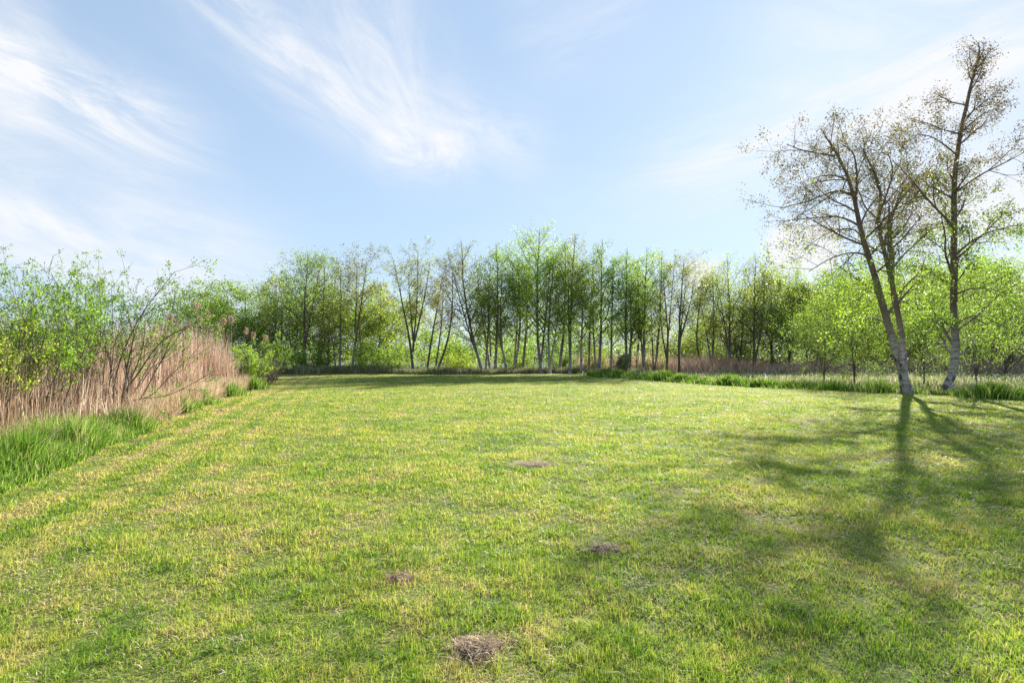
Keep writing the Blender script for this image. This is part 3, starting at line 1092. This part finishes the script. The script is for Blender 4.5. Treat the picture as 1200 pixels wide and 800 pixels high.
ROW = [
    # left part of the row
    (322, 53, 320, 326, 44, .35, 14, 2600, L_OLIVE, B_TWO, 'oval', 'grey sparse tree topping the dark wood at the left'),
    (357, 52, 361, 296, 56, .30, 18, 4600, L_MID, B_TWO, 'oval', 'tall birch left of the pair rising highest above the left wood', 0, [(358, 400, 378, 298)]),
    (371, 54, 381, 304, 36, .35, 14, 2600, L_OLIVE, B_TWO, 'oval', 'thin birch close behind the tallest birch of the left wood'),
    (398, 51, 398, 312, 30, .50, 12, 1500, L_OLIVE, B_TWO, 'vase', 'bare topped thin birch with narrow crown, left of the forked bare one'),
    (412, 51, 432, 306, 42, .45, 12, 1700, L_BROWN, B_TWO, 'vase', 'nearly bare forked tree with budding brown twigs above bright green shrubs', 0, [(416, 390, 418, 312)]),
    (440, 55, 445, 330, 30, .4, 12, 1800, L_OLIVE, B_TWO, 'oval', 'short thin tree behind bright shrubs just left of the big alder'),
    # alder with V stems
    (485, 50.5, 459, 300, 34, .36, 10, 3600, L_OLIVE, B_DARK, 'vase', 'big alder with stems forked in a V, alone left of the gap', 0, [(484, 412, 490, 294), (486, 400, 503, 303), (485, 405, 478, 318)]),
    (500, 53, 520, 318, 26, .45, 10, 1100, L_BROWN, B_DARK, 'oval', 'thin leaning bare tree between the big alder and the curved trunk'),
    (511, 50, 528, 312, 30, .45, 12, 1500, L_BROWN, B_DARK, 'vase', 'dark curved trunk leaning right from the gap with a thin crown', 9),
    (566, 49.8, 540, 281, 50, .28, 18, 4200, L_OLIVE, B_TWO, 'oval', 'tall birch leaning left across the right side of the gap', -6),
    (575, 52, 561, 312, 34, .30, 14, 2600, L_MID, B_TWO, 'oval', 'slim tree behind the foot of the left leaning birch'),
    (580, 50.5, 582, 284, 44, .3, 17, 3800, L_MID, B_TWO, 'oval', 'tall birch with a knobbly brown tip left of the white footed one'),
    (594, 49.6, 589, 318, 44, .25, 17, 4200, L_MID, B_BIRCH, 'oval', 'low crowned birch with leaning white foot at the lawn edge'),
    (602, 51, 604, 296, 40, .3, 16, 3600, L_MID, B_BIRCH, 'oval', 'white footed birch touching the left side of the brightest crown'),
    (612, 52, 618, 300, 30, .35, 14, 2400, L_MID, B_TWO, 'oval', 'slender dark stemmed birch in the shade of the brightest crown'),
    (634, 50.5, 632, 271, 62, .30, 26, 9000, L_BRIGHT, B_TWO, 'oval', 'birch with the brightest and fullest green crown, centre of the row'),
    (644, 49.6, 650, 300, 36, .35, 15, 3400, L_BRIGHT, B_BIRCH, 'oval', 'white trunked birch under the right side of the brightest crown'),
    (655, 52, 660, 284, 32, .4, 15, 2800, L_MID, B_TWO, 'oval', 'dark stemmed birch right of the brightest crown'),
    (668, 50, 677, 276, 44, .38, 17, 3600, L_OLIVE, B_TWO, 'oval', 'tall birch with a brown tinged open top right of the brightest crown'),
    (681, 49.4, 684, 312, 34, .3, 14, 2600, L_MID, B_BIRCH, 'oval', 'birch with the whitest straight trunk at the lawn edge'),
    (690, 52, 694, 296, 30, .35, 14, 2400, L_MID, B_TWO, 'oval', 'slim birch right behind the whitest trunk'),
    (702, 50.5, 706, 280, 44, .35, 18, 4000, L_MID, B_TWO, 'oval', 'tall birch with a broad ragged top, second peak right of the brightest crown'),
    (716, 51, 718, 306, 32, .3, 14, 2600, L_MID, B_TWO, 'oval', 'lower birch between two taller tops above the pale round bush'),
    (735, 51, 736, 289, 42, .3, 18, 4200, L_BRIGHT, B_TWO, 'oval', 'light green birch rising above the pale round bush'),
    (746, 53, 749, 302, 30, .35, 14, 2400, L_MID, B_TWO, 'oval', 'slim birch behind the light green one, right of the round bush'),
    (754, 50.5, 760, 289, 40, .3, 18, 4200, L_BRIGHT, B_TWO, 'oval', 'last full light green birch before the bare forked trees'),
    (768, 52, 776, 294, 34, .35, 15, 2600, L_OLIVE, B_TWO, 'oval', 'olive crowned birch right of the last light green one'),
    (781, 50, 776, 318, 24, .45, 10, 1100, L_OLIVE, B_DARK, 'vase', 'bare multi stemmed alder, left of the two against white sky', 0, [(781, 415, 788, 306), (781, 420, 770, 330)]),
    (796, 50, 798, 306, 34, .42, 12, 2000, L_OLIVE, B_DARK, 'vase', 'open dark stemmed alder fanning right against white sky', 0, [(796, 400, 816, 322), (796, 410, 806, 312)]),
    (823, 56, 822, 330, 30, .35, 13, 1800, L_OLIVE, B_DARK, 'oval', 'thin tree just right of the fanning alder'),
    (834, 57, 834, 318, 30, .3, 13, 1900, L_OLIVE, B_TWO, 'oval', 'thin olive tree left of the yellowish birch'),
    (855, 56, 852, 304, 48, .22, 18, 4400, L_YELLOW, B_TWO, 'oval', 'yellowish green birch with a wispy top beyond the brown reeds'),
    (868, 58, 870, 340, 36, .2, 14, 2400, L_OLIVE, B_DARK, 'oval', 'short olive tree filling behind the yellowish birch'),
    (884, 55, 885, 300, 46, .32, 17, 2900, L_OLIVE, B_DARK, 'oval', 'tall dark trunked alder with an open brownish top, right of the yellowish birch'),
    (905, 60, 903, 322, 40, .2, 16, 3400, L_YELLOW, B_DARK, 'oval', 'yellow green tree right of the dark trunked alder'),
    (925, 62, 926, 318, 46, .2, 17, 3800, L_MID, B_DARK, 'oval', 'green tree under the spreading limbs of the leaning birch'),
    (948, 60, 944, 332, 38, .3, 14, 2200, L_OLIVE, B_DARK, 'oval', 'dark stemmed tree below the longest limb of the leaning birch'),
    (962, 62, 965, 338, 40, .25, 15, 2600, L_OLIVE, B_DARK, 'oval', 'dim tree behind the bright young leaves left of the leaning birch'),
    (985, 60, 985, 318, 46, .22, 16, 3400, L_MID, B_DARK, 'oval', 'green far tree directly left of the leaning stem'),
    (1012, 62, 1010, 326, 50, .2, 16, 3600, L_YELLOW, B_DARK, 'oval', 'sunlit far tree behind the leaning stem'),
    (1042, 60, 1045, 340, 44, .2, 16, 3200, L_MID, B_DARK, 'oval', 'dim far tree seen behind the fork of the leaning birch'),
    (1075, 62, 1078, 322, 56, .18, 18, 4200, L_YELLOW, B_DARK, 'oval', 'sunlit far tree in the space between the two pale birches'),
    (1108, 60, 1106, 336, 48, .18, 16, 3400, L_MID, B_DARK, 'oval', 'far tree mostly hidden by the straight birch stem'),
    (1142, 58, 1142, 312, 60, .18, 18, 4600, L_BRIGHT, B_DARK, 'oval', 'bright far tree just right of the straight birch stem'),
    (1186, 56, 1180, 306, 66, .18, 20, 5000, L_BRIGHT, B_DARK, 'oval', 'bright far tree above the grey willow at the right edge'),
    (1235, 56, 1232, 300, 70, .18, 20, 4000, L_BRIGHT, B_DARK, 'oval', 'bright far tree cut by the right frame edge'),
]
for r in ROW:
    px0, d, px1, py1, wpx, cb, nb, nl, lf, bk, kd, lb = r[:12]
    kw = {}
    if len(r) > 12:
        kw['bend'] = r[12]
    if len(r) > 13:
        kw['stems2'] = r[13]
    nm = 'alder_tree' if 'alder' in lb else 'birch_tree' if 'birch' in lb else 'tree'
    simple(px0, d, px1, py1, wpx, cb, nb, nl, lf, bk, kd, lb, name=nm, **kw)

# darker wood behind the left reeds, and leafy understorey
UND = [
    (205, 62, 208, 352, 60, .2, 16, 4200, L_DARK, 'dark tree glimpsed through the leafy bush on the left'),
    (238, 60, 240, 346, 46, .2, 16, 4400, L_DARK, 'leftmost dark round tree above the plumed reeds'),
    (262, 58, 262, 339, 50, .3, 16, 4600, L_DARK, 'dark flat topped tree above the plumed reeds'),
    (292, 57, 292, 340, 54, .15, 18, 6200, L_MID, 'broad green tree right of the dark flat topped one'),
    (328, 56, 330, 350, 50, .12, 18, 5200, L_DARK, 'dark green tree behind the corner of the left reeds'),
    (345, 60, 345, 345, 50, .12, 18, 4800, L_MID, 'green tree under the grey sparse top'),
    (385, 58, 388, 344, 60, .10, 20, 6600, L_BRIGHT, 'bright green low tree behind the tallest birch of the left wood'),
    (425, 57, 424, 350, 60, .08, 20, 6600, L_YELLOW, 'yellow green low tree beneath the bare forked tree'),
    (455, 58, 455, 356, 56, .08, 20, 6000, L_YELLOW, 'yellow green low tree directly left of the big alder'),
    (500, 62, 498, 392, 46, .08, 16, 3400, L_MID, 'small green tree behind the foot of the big alder'),
    (523, 110, 524, 401, 18, .1, 14, 1800, L_YELLOW, 'small yellow tree far off in the gap'),
    (549, 60, 549, 405, 34, .05, 14, 3400, L_MID, 'round green bushy tree right of the gap'),
    (585, 64, 586, 398, 40, .05, 14, 3000, L_BRIGHT, 'bright low tree behind the left leaning birch'),
    (625, 66, 626, 396, 44, .05, 14, 3000, L_MID, 'low tree behind the trunks under the brightest crown'),
    (665, 66, 665, 398, 44, .05, 14, 2800, L_DARK, 'low tree behind the whitest trunk'),
    (708, 66, 708, 392, 44, .05, 14, 2800, L_MID, 'low tree left behind the pale round bush'),
    (750, 66, 752, 388, 48, .05, 14, 3000, L_OLIVE, 'low olive tree right behind the pale round bush'),
    (790, 66, 792, 396, 44, .05, 14, 2400, L_YELLOW, 'low yellowish tree behind the bare alders'),
    (822, 64, 824, 386, 44, .05, 14, 2600, L_MID, 'low green tree behind the brown reeds at their left'),
    (862, 63, 862, 378, 50, .05, 14, 3000, L_OLIVE, 'low olive tree behind the middle of the brown reeds'),
    (905, 61, 905, 374, 66, .04, 18, 5200, L_DARK, 'dim dark bushy tree filling the space left of the young bright birches'),
    (955, 66, 955, 382, 50, .05, 14, 2800, L_OLIVE, 'low dim tree behind the left young bright birch'),
    (1030, 66, 1030, 378, 56, .05, 14, 3000, L_OLIVE, 'low dim tree behind the pale feet, left of them'),
    (1060, 72, 1062, 356, 66, .05, 18, 4600, L_MID, 'broad back tree filling behind the leaning birch foot'),
    (1040, 78, 1044, 326, 70, .05, 22, 6000, L_MID, 'tallest broad back tree, behind the stems of the leaning birch'),
    (1150, 76, 1150, 322, 80, .05, 22, 6000, L_MID, 'tallest broad back tree right of the straight birch'),
    (1095, 78, 1098, 330, 70, .05, 22, 6000, L_OLIVE, 'tall olive back tree between the pair of birches'),
    (975, 78, 978, 334, 70, .05, 22, 5000, L_OLIVE, 'tall olive back tree left of the leaning birch'),
    (1000, 74, 1000, 352, 66, .05, 18, 4600, L_MID, 'broad back tree filling behind the left young birches'),
    (1125, 70, 1126, 352, 66, .05, 18, 4600, L_MID, 'broad back tree directly behind the straight birch'),
    (1165, 68, 1168, 346, 60, .05, 18, 4600, L_OLIVE, 'broad olive back tree above the left half of the grey willow'),
    (930, 74, 930, 356, 60, .05, 18, 4000, L_OLIVE, 'broad olive back tree left of the young bright birches'),
    (845, 74, 845, 376, 60, .05, 18, 3600, L_DARK, 'dark back tree between the yellowish birch and the reeds'),
    (1090, 66, 1090, 380, 56, .05, 14, 3000, L_MID, 'low dim tree between the two pale feet'),
]
for (px0, d, px1, py1, wpx, cb, nb, nl, lf, lb) in UND:
    simple(px0, d, px1, py1, wpx * 1.3, cb, nb, nl, lf, B_DARK, 'oval', lb, name='tree', group='understorey trees behind the far row', ls=.17 * d / 55, up=.0, ang=(.8, 1.35))
simple(1178, 46, 1176, 356, 84, .03, 26, 9000, L_GREY, B_DARK, 'oval', 'rounded grey green willow at the right edge behind the meadow', name='willow_tree', group=None, ls=.09,
       stems2=[(1178, 425, 1150, 368), (1180, 425, 1205, 362)])
# young bright birches just behind the pair
for px0, d, px1, py1, wpx, nl, lb in [(965, 33, 968, 352, 60, 3000, 'young bright leaved birch standing well left of the leaning birch'),
                                     (1002, 31, 1000, 322, 70, 3600, 'young bright leaved birch just left of the leaning birch'),
                                     (1083, 31, 1080, 330, 64, 3400, 'young bright leaved birch between the pair of pale trunks'),
                                     (1145, 32, 1146, 322, 66, 3200, 'young bright leaved birch right of the straight birch')]:
    simple(px0, d, px1, py1, wpx, .08, 18, int(nl * 1.6), L_BRIGHT if px0 in (1002, 1145) else L_MID, B_DARK, 'oval', lb, name='young_birch', group='young birches behind the pale pair', ls=.06, r0=.04, clump=4, ang=(.7, 1.2), up=.02, stems2=[(px0, 440, px1 + 14, py1 + 25), (px0, 438, px1 - 12, py1 + 32)])


# --- bushes
def shrub(name, px, d, ztop, spread, nst, nl, leaf, label, seed, ls=.05, lean=(0, 0), xx=None, jit=.035, clump=5, bare=0.0, nb=6, nt=4, r0=.022, droop=-.3, extra=None, cat='bush', base_r=.25, leafy=.35, aspect=.55, twigs=3):
    rg_ = np.random.default_rng(seed)
    bx = X(px, d) if xx is None else xx
    bz = float(height(np.array(bx), np.array(d)))
    root = empty(name, (bx, d, bz), label, cat)
    a_ = rg_.uniform(0, 2 * pi, nst)
    p0 = np.stack([np.cos(a_) * base_r * rg_.uniform(.2, 1, nst), np.sin(a_) * base_r * rg_.uniform(.2, 1, nst), np.full(nst, -.03)], 1)
    sp = rg_.uniform(.1, 1, nst) * spread
    d0_ = np.stack([np.cos(a_) * sp + lean[0], np.sin(a_) * sp + lean[1], np.ones(nst)], 1)
    Ls = ztop * rg_.uniform(.72, 1.1, nst) * np.linalg.norm(d0_, axis=1) ** .45
    ps, rs = grow(rg_, p0, d0_, Ls, np.full(nst, r0) * rg_.uniform(.7, 1.3, nst), 12, .03, .07, .2)
    if extra:
        for pl, rr in extra:
            P_ = resample(np.array(pl, float) - np.array([bx, d, bz]), 12)
            ps = np.concatenate([ps, P_[None]])
            rs = np.concatenate([rs, np.linspace(rr, rr * .3, 12)[None]])
    v, q = tubes(ps, rs, 6)
    mesh_np('stems', v, [q], B_TWIG, smooth=True, parent=root)
    p1, r1 = spawn(rg_, ps, rs, nb, leafy, 1.0, (.35, .8), lambda t, pl, g_, n_: pl * (.38 - .2 * t) * g_.uniform(.6, 1.2, n_), 7, .05, .1, .6)
    p2, r2 = spawn(rg_, p1, r1, nt, .25, 1.0, (.4, .9), lambda t, pl, g_, n_: pl * .5 * g_.uniform(.6, 1.2, n_), 5, .05, .12, .6)
    V, Q, o_ = [], [], 0
    for pp, rr, s_ in ((p1, r1, 4), (p2, r2, 3)):
        v, q = tubes(pp, np.maximum(rr, .0025), s_)
        V.append(v)
        Q.append(q + o_)
        o_ += len(v)
    mesh_np('twigs', np.vstack(V), [np.vstack(Q)], B_TWIG, parent=root)
    if nl:
        c = leaf_points(rg_, [(p2, r2, 1.0), (p1, r1, .8)], nl, jit, clump=clump, tlo=.35)
        v, q, r_ = leaves(rg_, c, ls, aspect, droop=droop)
        mesh_np('crown', v, [q], leaf, r_, parent=root)
    return root


d = 12.6
shrub('leafy_bush', 131, d, 3.1, .8, 28, 12500, L_BUSH, 'broad leafy bush with fanned grey stems rising from the reeds', 3, ls=.045, r0=.017,
      extra=[([W(133, 482, d), W(160, 468, d - .3), W(200, 462, d - .5), W(252, 434, d - .6)], .015), ([W(132, 480, d), W(160, 440, d), W(190, 400, d), W(235, 375, d)], .022),
             ([W(130, 480, d), W(140, 425, d), W(165, 370, d), W(205, 318, d)], .02), ([W(128, 480, d), W(110, 420, d), W(85, 370, d), W(60, 320, d)], .02)])
shrub('leafy_bush', 40, 10.6, 2.9, .6, 18, 10000, L_BUSH, 'leafy bush with upright twigs at the left frame edge', 4, ls=.047, r0=.016)
shrub('leafy_bush', -40, 9.0, 2.4, .5, 14, 6500, L_YELLOW, 'yellow green bush half cut by the left frame edge', 8, ls=.043, r0=.015, lean=(.15, 0))
shrub('leafy_bush', 80, 15.5, 3.6, .6, 14, 5500, L_BUSH, 'darker leafy bush behind the broad fanned one', 14, ls=.055, r0=.018)
shrub('willow_bush', 293, 27.5, 1.9, .5, 14, 4200, L_BRIGHT, 'small bright green willow bush at the end of the reeds', 5, ls=.09, leafy=.2, aspect=.3)
shrub('willow_bush', 320, 36, 2.5, .5, 14, 4200, L_MID, 'dull green bush behind the bright willow at the lawn corner', 6, ls=.1, leafy=.2)
shrub('thicket', 314, 30.0, 1.6, .9, 26, 300, L_BROWN, 'bare purplish brown thicket of twigs at the far corner of the reeds', 7, ls=.06, nb=8, leafy=.15, r0=.014)
shrub('willow_bush', 728, 47.5, 1.9, .55, 18, 3400, L_GREY, 'pale round bush standing alone at the foot of the far row', 9, ls=.1, leafy=.1, nb=8)
for i, (px, d, hh, lf, lb) in enumerate([(345, 50.5, 2.2, L_MID, 'low green bush at the far left corner of the lawn'),
                                        (375, 51.5, 2.6, L_DARK, 'low dark bush under the tallest birch of the left wood'),
                                        (432, 51.5, 2.8, L_BRIGHT, 'low bright bush left of the alder foot'),
                                        (462, 52, 2.6, L_MID, 'low green bush touching the alder foot'),
                                        (540, 51, 1.6, L_YELLOW, 'small yellow green bush standing in the gap'),
                                        (612, 53, 2.0, L_MID, 'low bush among trunks under the brightest crown'),
                                        (655, 53.5, 1.8, L_DARK, 'low dark bush left of the whitest trunk'),
                                        (700, 52.5, 1.9, L_OLIVE, 'low olive bush left of the pale round bush'),
                                        (765, 53, 1.9, L_OLIVE, 'low olive bush right of the pale round bush')]):
    shrub('bush', px, d, hh, .9, 12, 2600, lf, lb, 100 + i, ls=.13, leafy=.05, nb=8, jit=.12, base_r=.9)

# fallen branch hanging out of the reeds at the left edge
pb_ = np.array([W(-40, 552, 7.4), W(0, 541, 7.6), W(40, 528, 7.8), W(66, 504, 8.1), W(80, 492, 8.3)])
o0 = pb_[0].copy()
P_ = resample(pb_ - o0, 14)
v, q = tubes(P_[None], np.linspace(.02, .006, 14)[None], 7)
fb = mesh_np('fallen_branch', v, [q], B_TWIG, smooth=True, loc=tuple(o0))
tag(fb, 'bare curved branch reaching out over the green bank grass at the left frame edge', 'branch')

# ------------------------------------------------------------------ far shore
rg = np.random.default_rng(55)
n = 60000
ax_ = rg.uniform(-380, 420, n)
top = 3.5 + 4.0 * vnoise(ax_, ax_ * 0, .05, 61) + 2.5 * vnoise(ax_, ax_ * 0, .25, 62)
c = np.stack([ax_, 225 + rg.uniform(0, 22, n), top * rg.uniform(-.05, 1, n)], 1)
v, q, r_ = leaves(rg, c, .8, .8)
o = mesh_np('far_wood', v, [q], L_MID, r_)
tag(o, 'low distant wood on the far shore, glimpsed through the gap', 'wood', kind='stuff')
print('tris', sum(len(o.data.polygons) for o in bpy.data.objects if o.type == 'MESH'))
